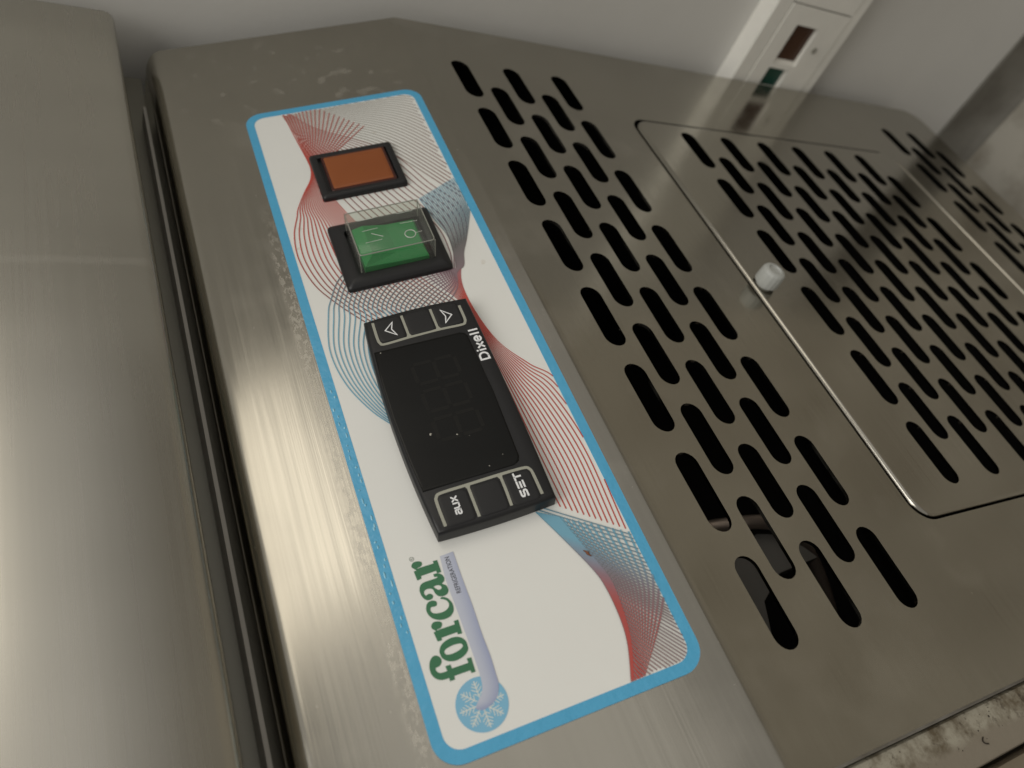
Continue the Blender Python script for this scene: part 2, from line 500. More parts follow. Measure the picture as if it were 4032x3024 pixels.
for k in range(34):
    u = random.uniform(UL - 11.5, UL - 2.5); v = random.uniform(-88, 14); r_ = random.choice((.12, .18, .25, .4))
    ring = [W(u + r_ * random.uniform(.6, 1.3) * math.cos(a), v + r_ * random.uniform(.6, 1.3) * math.sin(a), -2.05) for a in (i * math.pi / 3 for i in range(6))]
    mb.add(ring + [W(u, v, -2 + r_ * .7)], [(i, (i + 1) % 6, 6) for i in range(6)])
hair = cr([(UL - 8.2, -47.5, -1.9), (UL - 8.9, -46.3, -1.7), (UL - 9.6, -46.6, -1.7), (UL - 10.1, -47.9, -1.8)], 6)
mb.add(*tube([W(*q) for q in hair], .00018, 6))
mb.build('grime_crumbs', mat('dark_crumb', (.03, .022, .014), .8), fridge, kind='stuff')

# ---------------------------------------------------------------- the printed label on the control strip
FACE = [W(0, 0, 0)]
LU0, LU1, LS0, LS1 = -253.6, -10.0, 5.9, 75.1
BW = 3.0
paper = mat('label_film', (.66, .645, .585), .30, 0, .45); nt, b, N, Lk = nodes(paper)
nn = pos_noise(nt, 28, 4); n5 = pos_noise(nt, 160, 3, .5, (1, 1, 1), (.4, .8, .2))
pc = mixc(nt, nn, (.72, .722, .69), (.77, .772, .74))
Lk.new(mixc(nt, ramp(nt, n5, ((.72, 0), (.78, .35))), pc, (.45, .38, .26)), b.inputs['Base Color'])
Lk.new(bump(nt, pos_noise(nt, 30, 2), .12, .0006), b.inputs['Normal'])
b.inputs['Roughness'].default_value = .34
blue = mat('blue_border_print', (.09, .36, .55), .28, 0, .5); nt, b, N, Lk = nodes(blue)
Lk.new(mixc(nt, pos_noise(nt, 90, 4), (.065, .34, .57), (.09, .40, .64)), b.inputs['Base Color'])
Lk.new(bump(nt, pos_noise(nt, 260, 3), .6, .0005), b.inputs['Normal'])
PRINT = printed('ink_print')

def sheet(mb, loops, h0, h1):
    vs, fs = fill2d(loops, h1 - h0)
    hm = (h0 + h1) / 2
    mb.add([F(x, y, hm + z) for x, y, z in vs], fs)
mb = MB(); sheet(mb, [rrect(LU0 + .4, LU1 - .4, LS0 + .4, LS1 - .4, 6.2)], .05, .30)
label = mb.build('control_label', paper, fridge, label='white printed control label with wave lines inside a blue border')
mb = MB(); sheet(mb, [rrect(LU0, LU1, LS0, LS1, 6.6), rrect(LU0 + BW, LU1 - BW, LS0 + BW, LS1 - BW, 4.2)], .06, .36)
mb.build('blue_border', blue, label)

mb = MB()
for k in range(30):
    u = -146 - 78 * (k + random.uniform(-.4, .4)) / 30; s_ = LS1 - random.uniform(.7, 2.3); ru = random.uniform(.35, 1.1); rs = random.uniform(.22, .42)
    rgs = [[F(u + ru * m_ * math.cos(2 * math.pi * i / 10), s_ + rs * m_ * math.sin(2 * math.pi * i / 10), .36 + hh) for i in range(10)] for m_, hh in ((1, -.03), (.8, .13), (.45, .22), (.1, .25))]
    mb.add(*loft(rgs, True, False, True))
mb.build('border_bubbles', mat('blue_film_blister', (.24, .54, .70), .10, 0, 1.0), label, smooth=True, kind='stuff')  # film bubbles, their blue lightened to read as glints

def inside(u, s):
    a0, a1, b0, b1, r_ = LU0 + BW, LU1 - BW, LS0 + BW, LS1 - BW, 4.2
    if not (a0 < u < a1 and b0 < s < b1): return False
    dx = max(a0 + r_ - u, u - (a1 - r_), 0); dy = max(b0 + r_ - s, s - (b1 - r_), 0)
    return dx * dx + dy * dy < r_ * r_
def ribbon(mb, pts, width, h, cols, clip=True):
    """flat printed line along pts (u,s)"""
    n = len(pts)
    if n < 2: return
    run = []
    def flush(run):
        if len(run) < 2: return
        vs = []; cc = []
        for (l, r_, c) in run: vs += [F(*l, h), F(*r_, h)]; cc += [c, c]
        mb.add(vs, [(2 * i, 2 * i + 1, 2 * i + 3, 2 * i + 2) for i in range(len(run) - 1)], cc)
    for i in range(n):
        a, c = np.array(pts[max(i - 1, 0)]), np.array(pts[min(i + 1, n - 1)])
        t = c - a; L_ = np.linalg.norm(t)
        if L_ < 1e-9: continue
        t /= L_; nr = np.array((-t[1], t[0])) * (width[i] if isinstance(width, list) else width) / 2
        p = np.array(pts[i])
        if clip and not inside(p[0], p[1]):
            flush(run); run = []; continue
        run.append((tuple(p + nr), tuple(p - nr), cols[i] if isinstance(cols, list) else cols))
    flush(run)
def family(mb, st, N_, width, h, stops, power=1.0, t0=0.0, t1=1.0, wmin=.19, cov=.48):
    Ae = cr([np.array(a) for a, b_ in st], 14); Be = cr([np.array(b_) for a, b_ in st], 14)
    for k in range(N_):
        tt = t0 + (t1 - t0) * k / (N_ - 1)
        dt = (t1 - t0) / (N_ - 1) * power * max(tt, .12) ** (power - 1)
        t = (t0 + (t1 - t0) * k / (N_ - 1)) ** power
        pts = cr([(np.array(a) * (1 - t) + np.array(b_) * t) for a, b_ in st], 14)
        n = len(pts); cc = []
        for i in range(n):
            x = i / (n - 1)
            for (x0, c0_), (x1, c1_) in zip(stops, stops[1:]):
                if x <= x1 + 1e-9:
                    f_ = (x - x0) / (x1 - x0)
                    cc.append(tuple(c0_[j] * (1 - f_) + c1_[j] * f_ for j in range(3))); break
        gapw = [np.linalg.norm(p - q) * abs(dt) for p, q in zip(Ae, Be)]
        wl = [max(wmin, min(width, cov * g_)) for g_ in gapw]
        ribbon(mb, [tuple(p) for p in pts], wl, h + .0006 * k, cc)
FAM = {'gray': [((-5.18, 52.64), (-12.78, 58.19)), ((-8.24, 31.09), (-24.79, 50.11)), ((-13.81, 6.54), (-44.25, 28.75)), ((-34.06, -10.67), (-79.49, 8.26))], 'brown': [((-12.78, 58.19), (-10.96, 61.72)), ((-24.79, 50.11), (-29.39, 58.58)), ((-44.25, 28.75), (-48.84, 56.08)), ((-67.35, 18.18), (-68.53, 51.16)), ((-81.2, 11.72), (-95.71, 40.06)), ((-94.66, 13.71), (-109.75, 34.7)), ((-106.6, 19.65), (-117.0, 30.67)), ((-116.46, 23.02), (-121.77, 27.52)), ((-129.19, 22.86), (-130.11, 24.61)), ((-143.5, 20.07), (-145.16, 24.61)), ((-154.43, 14.16), (-162.41, 24.96)), ((-163.11, 8.2), (-178.95, 25.5)), ((-186.07, 4.58), (-193.32, 25.6)), ((-217.33, 5.93), (-201.35, 25.15))], 'red': [((2.72, 61.95), (-28.25, 32.52)), ((-23.66, 59.5), (-37.64, 43.5)), ((-39.46, 57.93), (-46.63, 53.71)), ((-51.53, 56.69), (-56.6, 61.03)), ((-67.39, 52.69), (-66.04, 65.99)), ((-82.3, 47.65), (-70.52, 67.44)), ((-95.25, 41.54), (-79.04, 70.2)), ((-105.4, 37.49), (-90.44, 71.1)), ((-112.55, 33.99), (-102.74, 68.84)), ((-118.23, 30.76), (-111.98, 64.45)), ((-122.89, 27.9), (-121.04, 58.72)), ((-130.03, 24.87), (-129.71, 52.57))], 'blue': [((-73.56, 24.41), (-66.05, 8.04)), ((-86.07, 22.26), (-77.74, 7.17)), ((-94.39, 20.67), (-90.54, 11.6)), ((-103.78, 21.48), (-102.76, 17.51)), ((-112.06, 23.3), (-110.37, 21.75)), ((-117.2, 24.72), (-100.89, 33.56)), ((-120.64, 27.14), (-96.72, 48.3)), ((-124.21, 31.46), (-101.88, 59.56)), ((-127.15, 34.89), (-111.25, 65.46)), ((-130.85, 31.4), (-117.64, 67.73)), ((-136.02, 37.56), (-130.83, 70.34)), ((-144.73, 42.52), (-143.88, 68.91)), ((-157.19, 44.39), (-155.49, 64.36)), ((-170.18, 42.48), (-164.06, 58.76))], 'weft': [((-201.61, 30.95), (-218.93, 3.56)), ((-210.62, 27.17), (-229.49, 5.4)), ((-221.63, 22.94), (-233.66, 8.32)), ((-227.71, 21.8), (-238.57, 11.86)), ((-235.61, 21.8), (-243.5, 16.02)), ((-242.08, 22.84), (-247.06, 19.28)), ((-249.9, 25.71), (-250.98, 22.75)), ((-252.77, 27.12), (-253.68, 24.64))], 'warp': [((-200.49, 29.79), (-201.61, 31.66)), ((-205.45, 21.38), (-210.62, 27.17)), ((-211.55, 13.31), (-221.63, 22.94)), ((-216.43, 7.18), (-227.71, 21.8)), ((-222.24, 0.39), (-235.61, 21.8)), ((-227.26, -4.26), (-243.49, 23.05)), ((-233.19, -8.28), (-249.13, 23.93)), ((-242.72, -12.44), (-254.73, 21.77)), ((-256.94, -15.6), (-266.5, 15.68))]}
LETTERS = {'f': [[(-231.93, 60.14, 1), (-235.49, 60.26, 1), (-235.45, 61.29, 1), (-234.76, 61.31, 1), (-234.69, 65.33, 1), (-235.53, 65.47, 1), (-235.51, 66.67, 1), (-234.72, 66.61, 1), (-234.57, 68.41, 0), (-233.73, 69.68, 0), (-232.32, 70.34, 0), (-230.65, 70.25, 0), (-229.2, 69.53, 0), (-228.59, 68.47, 0), (-228.97, 67.55, 0), (-229.76, 67.06, 0), (-230.72, 67.25, 0), (-231.27, 67.86, 0), (-231.41, 68.56, 0), (-231.47, 68.96, 0), (-232.13, 69.0, 0), (-232.78, 68.52, 0), (-233.01, 67.74, 0), (-233.03, 66.53, 1), (-231.83, 66.66, 1), (-231.87, 65.37, 1), (-232.86, 65.36, 1), (-232.95, 61.2, 1), (-231.86, 61.26, 1)]], 'o': [[(-228.82, 60.03, 0), (-229.9, 60.2, 0), (-230.73, 61.05, 0), (-231.24, 62.28, 0), (-231.43, 63.65, 0), (-231.23, 64.9, 0), (-230.65, 66.01, 0), (-229.7, 66.74, 0), (-228.58, 66.95, 0), (-227.62, 66.71, 0), (-226.68, 65.93, 0), (-226.1, 64.6, 0), (-225.92, 63.13, 0), (-226.14, 61.78, 0), (-226.92, 60.62, 0), (-227.92, 60.08, 0)], [(-228.68, 61.14, 0), (-229.26, 61.95, 0), (-229.56, 63.29, 0), (-229.58, 64.69, 0), (-229.3, 65.56, 0), (-228.81, 65.84, 0), (-228.33, 65.72, 0), (-227.97, 65.04, 0), (-227.72, 63.55, 0), (-227.78, 62.16, 0), (-228.04, 61.36, 0)]], 'r': [[(-225.64, 66.54, 1), (-223.24, 66.79, 1), (-223.13, 66.61, 1), (-223.2, 66.25, 1), (-222.89, 66.27, 1), (-222.12, 66.91, 0), (-221.35, 66.79, 0), (-220.8, 66.05, 0), (-220.94, 65.02, 0), (-221.44, 64.29, 0), (-222.11, 64.29, 0), (-222.76, 64.9, 0), (-222.77, 65.61, 0), (-223.01, 65.95, 0), (-223.0, 64.98, 1), (-223.06, 61.29, 1), (-222.19, 61.28, 1), (-222.23, 60.16, 1), (-225.77, 60.29, 1), (-225.65, 61.38, 1), (-225.07, 61.39, 1), (-225.07, 65.42, 1), (-225.68, 65.46, 1)]], 'c': [[(-215.76, 62.59, 0), (-215.42, 62.33, 0), (-215.71, 61.52, 0), (-216.53, 60.7, 0), (-217.83, 60.22, 0), (-219.11, 60.28, 0), (-220.05, 60.75, 0), (-220.8, 61.75, 0), (-220.99, 63.25, 0), (-220.64, 64.74, 0), (-219.71, 66.05, 0), (-218.46, 66.73, 0), (-217.14, 66.81, 0), (-216.01, 66.32, 0), (-215.52, 65.62, 0), (-215.5, 64.71, 0), (-215.93, 63.95, 0), (-216.54, 63.82, 0), (-217.06, 64.17, 0), (-217.09, 64.86, 0), (-216.97, 65.45, 0), (-217.48, 65.85, 0), (-218.25, 65.77, 0), (-218.84, 65.06, 0), (-219.14, 63.54, 0), (-218.97, 62.23, 0), (-218.37, 61.31, 0), (-217.54, 61.03, 0), (-216.69, 61.3, 0), (-216.06, 62.0, 0)]], 'a': [[(-209.03, 62.38, 1), (-209.15, 61.22, 0), (-209.86, 60.34, 0), (-210.83, 60.06, 0), (-211.68, 60.38, 0), (-212.11, 61.07, 0), (-212.9, 60.23, 0), (-214.03, 60.01, 0), (-214.92, 60.44, 0), (-215.28, 61.29, 0), (-215.18, 62.25, 0), (-214.72, 63.01, 0), (-213.84, 63.46, 0), (-212.93, 63.62, 0), (-212.46, 64.02, 0), (-212.21, 64.94, 0), (-212.37, 65.72, 0), (-212.91, 66.07, 0), (-213.51, 65.98, 0), (-213.76, 65.79, 0), (-213.62, 65.39, 0), (-213.58, 64.83, 0), (-214.03, 64.25, 0), (-214.61, 64.21, 0), (-215.07, 64.76, 0), (-215.04, 65.65, 0), (-214.49, 66.38, 0), (-213.39, 66.85, 0), (-212.03, 66.92, 0), (-210.87, 66.43, 0), (-210.33, 65.54, 0), (-210.25, 64.14, 0), (-210.28, 62.69, 0), (-210.19, 61.74, 0), (-209.92, 61.65, 0), (-209.82, 62.35, 1)], [(-212.23, 63.27, 0), (-212.07, 62.53, 0), (-212.27, 61.86, 0), (-212.74, 61.46, 0), (-213.2, 61.52, 0), (-213.43, 62.05, 0), (-213.13, 62.68, 0)]], 'r2': [[(-209.25, 66.66, 1), (-206.66, 66.84, 1), (-206.65, 66.05, 1), (-206.3, 66.31, 1), (-205.44, 66.97, 0), (-204.79, 66.86, 0), (-204.31, 66.16, 0), (-204.37, 65.08, 0), (-204.85, 64.3, 0), (-205.59, 64.34, 0), (-205.97, 64.92, 0), (-206.09, 65.69, 0), (-206.24, 65.83, 0), (-206.21, 64.9, 1), (-206.27, 61.41, 1), (-205.63, 61.42, 1), (-205.67, 60.28, 1), (-209.1, 60.27, 1), (-209.04, 61.37, 1), (-208.35, 61.42, 1), (-208.41, 65.49, 1), (-209.08, 65.52, 1)]]}
PIPE = [((-204.98, 59.31), (-204.86, 55.66)), ((-211.69, 59.83), (-211.97, 55.75)), ((-218.95, 59.69), (-219.66, 55.64)), ((-227.4, 59.54), (-227.68, 55.79)), ((-232.33, 59.49), (-233.03, 55.67)), ((-236.43, 59.54), (-237.43, 55.87)), ((-239.0, 59.85), (-240.06, 56.06)), ((-240.71, 60.64), (-242.31, 57.16)), ((-241.91, 61.84), (-243.65, 58.87)), ((-242.89, 62.7), (-244.27, 61.15)), ((-243.59, 63.02), (-243.79, 62.68))]
RED, BRN, GRY, BLU = (.50, .075, .055), (.25, .10, .085), (.30, .28, .245), (.17, .38, .50)
MAU, DGR = (.27, .17, .20), (.16, .155, .155)
mb = MB()
family(mb, FAM['gray'], 25, .42, .40, ((0, GRY), (.6, GRY), (1, BRN)))
mb.build('grey_wave_lines', PRINT, label)
mb = MB()
family(mb, FAM['brown'], 15, .36, .44, ((0, (.4, .2, .17)), (.1, BRN), (.3, BRN), (.45, MAU), (.58, RED), (1, RED)), t1=.94)
mb.build('brown_wave_lines', PRINT, label)
mb = MB()
family(mb, FAM['red'], 20, .36, .48, ((0, (.45, .12, .10)), (.2, RED), (.6, RED), (.8, BRN), (1, BRN)), wmin=.13)
mb.build('red_wave_lines', PRINT, label)
mb = MB()
family(mb, FAM['blue'], 24, .34, .52, ((0, BLU), (.2, DGR), (.38, MAU), (.55, (.17, .19, .21)), (.68, BLU), (1, BLU)))
mb.build('blue_wave_lines', PRINT, label)
mb = MB()
BT = ((0, BLU), (.12, BLU), (.3, MAU), (.5, (.40, .08, .07)), (1, (.48, .07, .055)))
family(mb, FAM['weft'], 22, .55, .56, BT, 1.6, cov=.5)
EA = cr([np.array(a) for a, b_ in FAM['weft']], 24)          # inner edge of the wave
EL = np.concatenate(([0], np.cumsum([np.linalg.norm(q - p) for p, q in zip(EA, EA[1:])])))
d0, d1 = np.array((-.61, -.79)), np.array((-.88, -.47))
for k in range(-2, 48):
    x = max(k, 0) / 47; dist = max(x * EL[-1] * .99, 1e-4)
    i = int(np.searchsorted(EL, dist)); i = min(max(i, 1), len(EA) - 2)
    f_ = (dist - EL[i - 1]) / (EL[i] - EL[i - 1])
    p = EA[i - 1] * (1 - f_) + EA[i] * f_
    t = EA[i + 1] - EA[i - 1]; t /= np.linalg.norm(t)
    if k < 0: p = p + t * k * 2.0
    df = d0 * (1 - x ** .7) + d1 * x ** .7; df /= np.linalg.norm(df)
    pts = [p.copy()]; L0 = .6 + 7.0 * min(1, x * 3)
    for q in range(70):
        g_ = min(1, (q * .45) / L0); g_ = g_ * g_ * (3 - 2 * g_)
        dr = t * (1 - g_) + df * g_; dr /= np.linalg.norm(dr)
        p = p + dr * .45; pts.append(p.copy())
    c0_ = np.array(BLU) * .8; c1_ = np.array((.30, .15, .14)); cm = np.array((.20, .19, .21))
    cc = []
    for q in range(71):
        z = min(1, q * .45 / 12)
        base_ = (c0_ * (1 - x / .3) + cm * (x / .3)) if x < .3 else (cm * (1 - (x - .3) / .7) + c1_ * ((x - .3) / .7))
        cc.append(tuple(base_ * (1 - .3 * z) + np.array((.22, .16, .15)) * .3 * z))
    ribbon(mb, [tuple(q) for q in pts], .33, .60 + .0006 * k, cc)
# solid edge of the lower wave
st = FAM['weft']; A = cr([np.array(a) for a, b_ in st], 14); Bq = cr([np.array(a) * .80 + np.array(b_) * .20 for a, b_ in st], 14)
n = len(A); vs = []; cc = []; fs = []
run = 0
for i in range(n):
    x = i / (n - 1)
    for (x0, c0_), (x1, c1_) in zip(BT, BT[1:]):
        if x <= x1 + 1e-9:
            f_ = (x - x0) / (x1 - x0); c_ = tuple(c0_[j] * (1 - f_) + c1_[j] * f_ for j in range(3)); break
    if inside(*A[i]) and inside(*Bq[i]):
        vs += [F(*A[i], .66), F(*Bq[i], .66)]; cc += [c_, c_]
k = len(vs) // 2
mb.add(vs, [(2 * i, 2 * i + 1, 2 * i + 3, 2 * i + 2) for i in range(k - 1)], cc)
mb.build('lower_wave_lines', PRINT, label)

# the maker's name, snowflake and swoosh
GREEN = mat('green_ink', (.030, .150, .066), .35)
def outline(pts, n=5):
    """closed outline, corner points kept sharp"""
    N_ = len(pts); out = []
    P_ = [np.array(p[:2]) for p in pts]; cn = [p[2] for p in pts]
    for i in range(N_):
        j = (i + 1) % N_
        p1, p2 = P_[i], P_[j]
        if cn[i] and cn[j]: out.append(tuple(p1)); continue
        p0 = P_[i - 1] if not cn[i] else p1
        p3 = P_[(j + 1) % N_] if not cn[j] else p2
        for k in range(n):
            t = k / n
            out.append(tuple(0.5 * (2 * p1 + (p2 - p0) * t + (2 * p0 - 5 * p1 + 4 * p2 - p3) * t * t + (3 * p1 - p0 - 3 * p2 + p3) * t ** 3)))
    return out
mb = MB()
for k, lp in LETTERS.items():
    sheet(mb, [outline(l) for l in lp], .38, .42)
mb.build('brand_lettering', GREEN, label, label='bold green slab-serif lettering reading forcar')
def text_mesh(txt, u0, u1, s0, s1, h, mb, bold=.0, c=None):
    cu = bpy.data.curves.new('t', 'FONT'); cu.body = txt; cu.size = 1; cu.offset = bold; cu.fill_mode = 'FRONT'
    o = bpy.data.objects.new('t', cu); col.objects.link(o)
    dg = bpy.context.evaluated_depsgraph_get(); dg.update()
    me = bpy.data.meshes.new_from_object(o.evaluated_get(dg))
    v = np.array([tuple(x.co) for x in me.vertices]); fs = [tuple(p.vertices) for p in me.polygons]
    bpy.data.objects.remove(o); bpy.data.curves.remove(cu); bpy.data.meshes.remove(me)
    lo, hi = v.min(0), v.max(0)
    mb.add([F(u0 + (q[0] - lo[0]) / (hi[0] - lo[0]) * (u1 - u0), s0 + (q[1] - lo[1]) / (hi[1] - lo[1]) * (s1 - s0), h) for q in v], fs, c)
mb = MB()
DC, DR = np.array((-242.9, 61.25)), 6.25
disc = [(DC[0] + DR * math.cos(2 * math.pi * i / 48), DC[1] + DR * math.sin(2 * math.pi * i / 48)) for i in range(48)]
SKY = (.20, .45, .63)
vs, fs = fill2d([disc]); mb.add([F(x, y, .38) for x, y, z in vs], fs, SKY)
FL = (.66, .70, .66)
def stroke(mb, pts, width, h, c):
    pts = [np.array(p, float) for p in pts]
    ribbon(mb, [tuple(p) for p in pts], width, h, c, clip=False)
for k in range(8):
    a = math.radians(45 * k + 2)
    d = np.array((math.cos(a), math.sin(a))); e = np.array((-d[1], d[0]))
    stroke(mb, [DC + d * 1.3, DC + d * 5.5], .27, .40 + .002 * k, FL)
    for j, rr in enumerate((1.9, 2.8, 3.7, 4.5)):
        ln = (.95, 1.25, 1.0, .7)[j]
        for sg in (-1, 1):
            stroke(mb, [DC + d * rr, DC + d * (rr + ln * .8) + e * sg * ln], .21, .42 + .002 * k + .0004 * j, FL)
mb.build('snowflake_emblem', PRINT, label, label='pale blue disc with a white snowflake')
mb = MB()
A = cr([np.array(a) for a, b_ in PIPE], 6); Bq = cr([np.array(b_) for a, b_ in PIPE], 6)
vs = []; cc = []; NS = 8
for i in range(len(A)):
    x = i / (len(A) - 1)
    for j in range(NS + 1):
        t = j / NS; q = A[i] * (1 - t) + Bq[i] * t
        sh = t ** 1.4
        lt = np.array((.56, .585, .65)); dk = np.array((.31, .35, .51))
        f_ = (.25 + .75 * sh) * (0.62 + .38 * min(1, x * 3))
        if x > .8: f_ = min(1, f_ + (x - .8) * 3.2)
        vs.append(F(q[0], q[1], .45)); cc.append(tuple(lt * (1 - f_) + dk * f_))
m_ = NS + 1
mb.add(vs, [(i * m_ + j, i * m_ + j + 1, (i + 1) * m_ + j + 1, (i + 1) * m_ + j) for i in range(len(A) - 1) for j in range(NS)], cc)
mb.build('lilac_swoosh', PRINT, label, label='lilac tube-like swoosh curling into the snowflake')
mb = MB()
text_mesh('REFRIGERATION', -215.9, -205.75, 57.1, 58.35, .48, mb, .012, (.055, .055, .07))
ringp = lambda c, r_: [(c[0] + r_ * math.cos(2 * math.pi * i / 20), c[1] + r_ * math.sin(2 * math.pi * i / 20)) for i in range(20)]
vs, fs = fill2d([ringp((-203.3, 66.4), .62), ringp((-203.3, 66.4), .48)]); mb.add([F(x, y, .40) for x, y, z in vs], fs, (.30, .33, .29))
text_mesh('R', -203.55, -203.05, 66.1, 66.7, .40, mb, 0, (.30, .33, .29))
mb.build('small_print', PRINT, label)

# ---------------------------------------------------------------- amber indicator lamp
def fbox_rings(u0, u1, s0, s1, steps, r=.8):
    """stack of rounded rects: steps = (inset, height, corner)"""
    return [[F(x, y, h) for x, y in rrect(u0 + d, u1 - d, s0 + d, s1 - d, rr, 4)] for d, h, rr in steps]
mb = MB()
iu0, iu1, is0, is1 = -66.0, -41.9, 26.1, 57.0
rg = fbox_rings(iu0, iu1, is0, is1, ((0, .3, 1), (0, 1.6, 1), (.3, 2.2, 1), (.9, 2.5, .9), (2.2, 2.6, .7), (2.6, 2.4, .6), (2.8, 1.2, .6)))
mb.add(*loft(rg, True, True, True))
lamp = mb.build('indicator_lamp', BLACK, fridge, auto=40, label='amber indicator lamp in a black rectangular bezel')
amber = mat('amber_lens', (.25, .075, .018), .42, 0, .5); nt, b, N, Lk = nodes(amber)
Lk.new(mixc(nt, pos_noise(nt, 70, 3), (.25, .064, .011), (.31, .084, .017)), b.inputs['Base Color'])
Lk.new(bump(nt, pos_noise(nt, 700, 2), .15, .0001), b.inputs['Normal'])
b.inputs['Transmission Weight'].default_value = .12
mb = MB()
rg = fbox_rings(-63.3, -44.4, 29.4, 53.0, ((0, 1.25, .5), (0, 2.3, .5), (.2, 2.5, .5), (1.5, 2.55, .4)))
mb.add(*loft(rg, True, True, True))
mb.build('lens_rim', plastic('dark_red_rim', (.05, .010, .006), .3), lamp, auto=30)
mb = MB()
rg = fbox_rings(-62.5, -45.3, 30.3, 52.2, ((0, 2.3, .6), (0, 2.62, .6), (.35, 2.78, .6), (1.6, 2.84, .5)))
mb.add(*loft(rg, True, True, True))
mb.build('lens', amber, lamp, auto=30, label='flat amber lens')

# ---------------------------------------------------------------- green rocker switch under a clear cover
mb = MB()
wu0, wu1, ws0, ws1 = -110.0, -79.8, 23.6, 59.2
rg = fbox_rings(wu0, wu1, ws0, ws1, ((0, .3, 1.2), (0, 1.5, 1.2), (.25, 2.0, 1.2), (2.0, 2.9, 1.0), (4.2, 3.1, .8), (4.8, 3.0, .8), (5.0, 1.0, .8)))
mb.add(*loft(rg, True, True, True))
sw = mb.build('rocker_switch', BLACK, fridge, auto=40, label='green rocker switch in a black bezel under a clear cover')
green = mat('green_rocker', (.02, .30, .09), .35, 0, .5); nt, b, N, Lk = nodes(green)
Lk.new(mixc(nt, pos_noise(nt, 90, 3), (.008, .20, .045), (.012, .25, .06)), b.inputs['Base Color'])
b.inputs['Subsurface Weight'].default_value = .15
b.inputs['Subsurface Radius'].default_value = (.001, .004, .0015)
mb = MB()
lo = [(-104.4, 30.2), (-86.4, 30.2), (-86.4, 52.0), (-104.4, 52.0)]
top = [(-101.4, 31.2, 5.0), (-88.0, 31.2, 5.0), (-88.0, 40.5, 5.3), (-88.0, 48.4, 6.9), (-101.4, 48.4, 6.9), (-101.4, 40.5, 5.3)]
lo6 = [(-104.4, 30.2, 1.5), (-86.4, 30.2, 1.5), (-86.4, 41, 1.5), (-86.4, 52.0, 1.5), (-104.4, 52.0, 1.5), (-104.4, 41, 1.5)]
mid6 = [(-104.3, 30.3, 3.6), (-86.5, 30.3, 3.6), (-86.5, 41, 3.9), (-86.5, 51.9, 4.6), (-104.3, 51.9, 4.6), (-104.3, 41, 3.9)]
vv, ff = loft([[F(*q) for q in lo6], [F(*q) for q in mid6], [F(*q) for q in top]], True, True, False)
ff += [(12, 13, 14, 17), (17, 14, 15, 16)]
mb.add(vv, ff)
mb.build('rocker', green, sw, label='bright green rocker key')
clear = bpy.data.materials.new('clear_cover_plastic'); clear.use_nodes = True
nt = clear.node_tree; nt.nodes.clear()
out = nt.nodes.new('ShaderNodeOutputMaterial'); tr = nt.nodes.new('ShaderNodeBsdfTransparent'); gl = nt.nodes.new('ShaderNodeBsdfGlossy'); df = nt.nodes.new('ShaderNodeBsdfDiffuse')
tr.inputs[0].default_value = (.93, .95, .92, 1); gl.inputs['Roughness'].default_value = .12; df.inputs[0].default_value = (.62, .62, .56, 1)
lw = nt.nodes.new('ShaderNodeLayerWeight'); lw.inputs[0].default_value = .5
frs = math2(nt, 'ADD', .035, math2(nt, 'MULTIPLY', math2(nt, 'POWER', lw.outputs['Facing'], 4.0), .5))
m1 = nt.nodes.new('ShaderNodeMixShader'); m2 = nt.nodes.new('ShaderNodeMixShader')
nt.links.new(math2(nt, 'ADD', .025, math2(nt, 'MULTIPLY', pos_noise(nt, 120, 4), .10)), m1.inputs[0])
nt.links.new(tr.outputs[0], m1.inputs[1]); nt.links.new(df.outputs[0], m1.inputs[2])
nt.links.new(frs, m2.inputs[0]); nt.links.new(m1.outputs[0], m2.inputs[1]); nt.links.new(gl.outputs[0], m2.inputs[2])
nt.links.new(m2.outputs[0], out.inputs[0])
mb = MB()
cu0, cu1, cs0, cs1 = -105.2, -84.7, 28.1, 53.6
steps = ((0, 2.9, 1.0), (0, 10.2, 1.0), (.25, 10.8, 1.0), (.8, 11.1, .9))
mb.add(*loft(fbox_rings(cu0, cu1, cs0, cs1, steps), True, False, True))
cover = mb.build('clear_cover', clear, sw, auto=50, label='clear raised plastic cover with moulded marks')
EDGE = mat('moulded_mark', (.50, .53, .48), .25)
mb = MB()
def bar(p, q, h, r=.16):
    mb.add(*tube([F(p[0], p[1], h), F((p[0] + q[0]) / 2, (p[1] + q[1]) / 2, h), F(q[0], q[1], h)], r * MM, 6))
for p, q in (((-89.9, 50.1), (-89.8, 44.8)), ((-94.9, 49.9), (-94.7, 44.7)), ((-100.3, 50.1), (-100.1, 44.6)), ((-96.6, 47.3), (-98.9, 44.0)),
             ((-90.1, 37.1), (-90.1, 31.5)), ((-94.8, 37.2), (-95.1, 31.4)), ((-100.4, 33.4), (-100.2, 31.2))):
    bar(p, q, 11.12, .09)
ring = [(-100.4 + 1.75 * math.cos(2 * math.pi * i / 28), 35.3 + 1.75 * math.sin(2 * math.pi * i / 28)) for i in range(29)]
mb.add(*tube([F(x, y, 11.15) for x, y in ring], .15 * MM, 6))
mb.build('moulded_marks', EDGE, sw)
mb = MB()
edge = rrect(cu0 + .3, cu1 - .3, cs0 + .3, cs1 - .3, 1.0, 4); edge.append(edge[0])
mb.add(*tube([F(x, y, 10.75) for x, y in edge], .20 * MM, 6))
for x, y in ((cu0 + .25, cs0 + .25), (cu0 + .25, cs1 - .25), (cu1 - .25, cs0 + .25), (cu1 - .25, cs1 - .25)):
    mb.add(*tube([F(x, y, 3.2), F(x, y, 7), F(x, y, 10.7)], .18 * MM, 6))
rim = bpy.data.materials.new('edge_glint_paint'); rim.use_nodes = True  # pale tubes paint glints along the edges of the clear cover
nt = rim.node_tree; nt.nodes.clear()
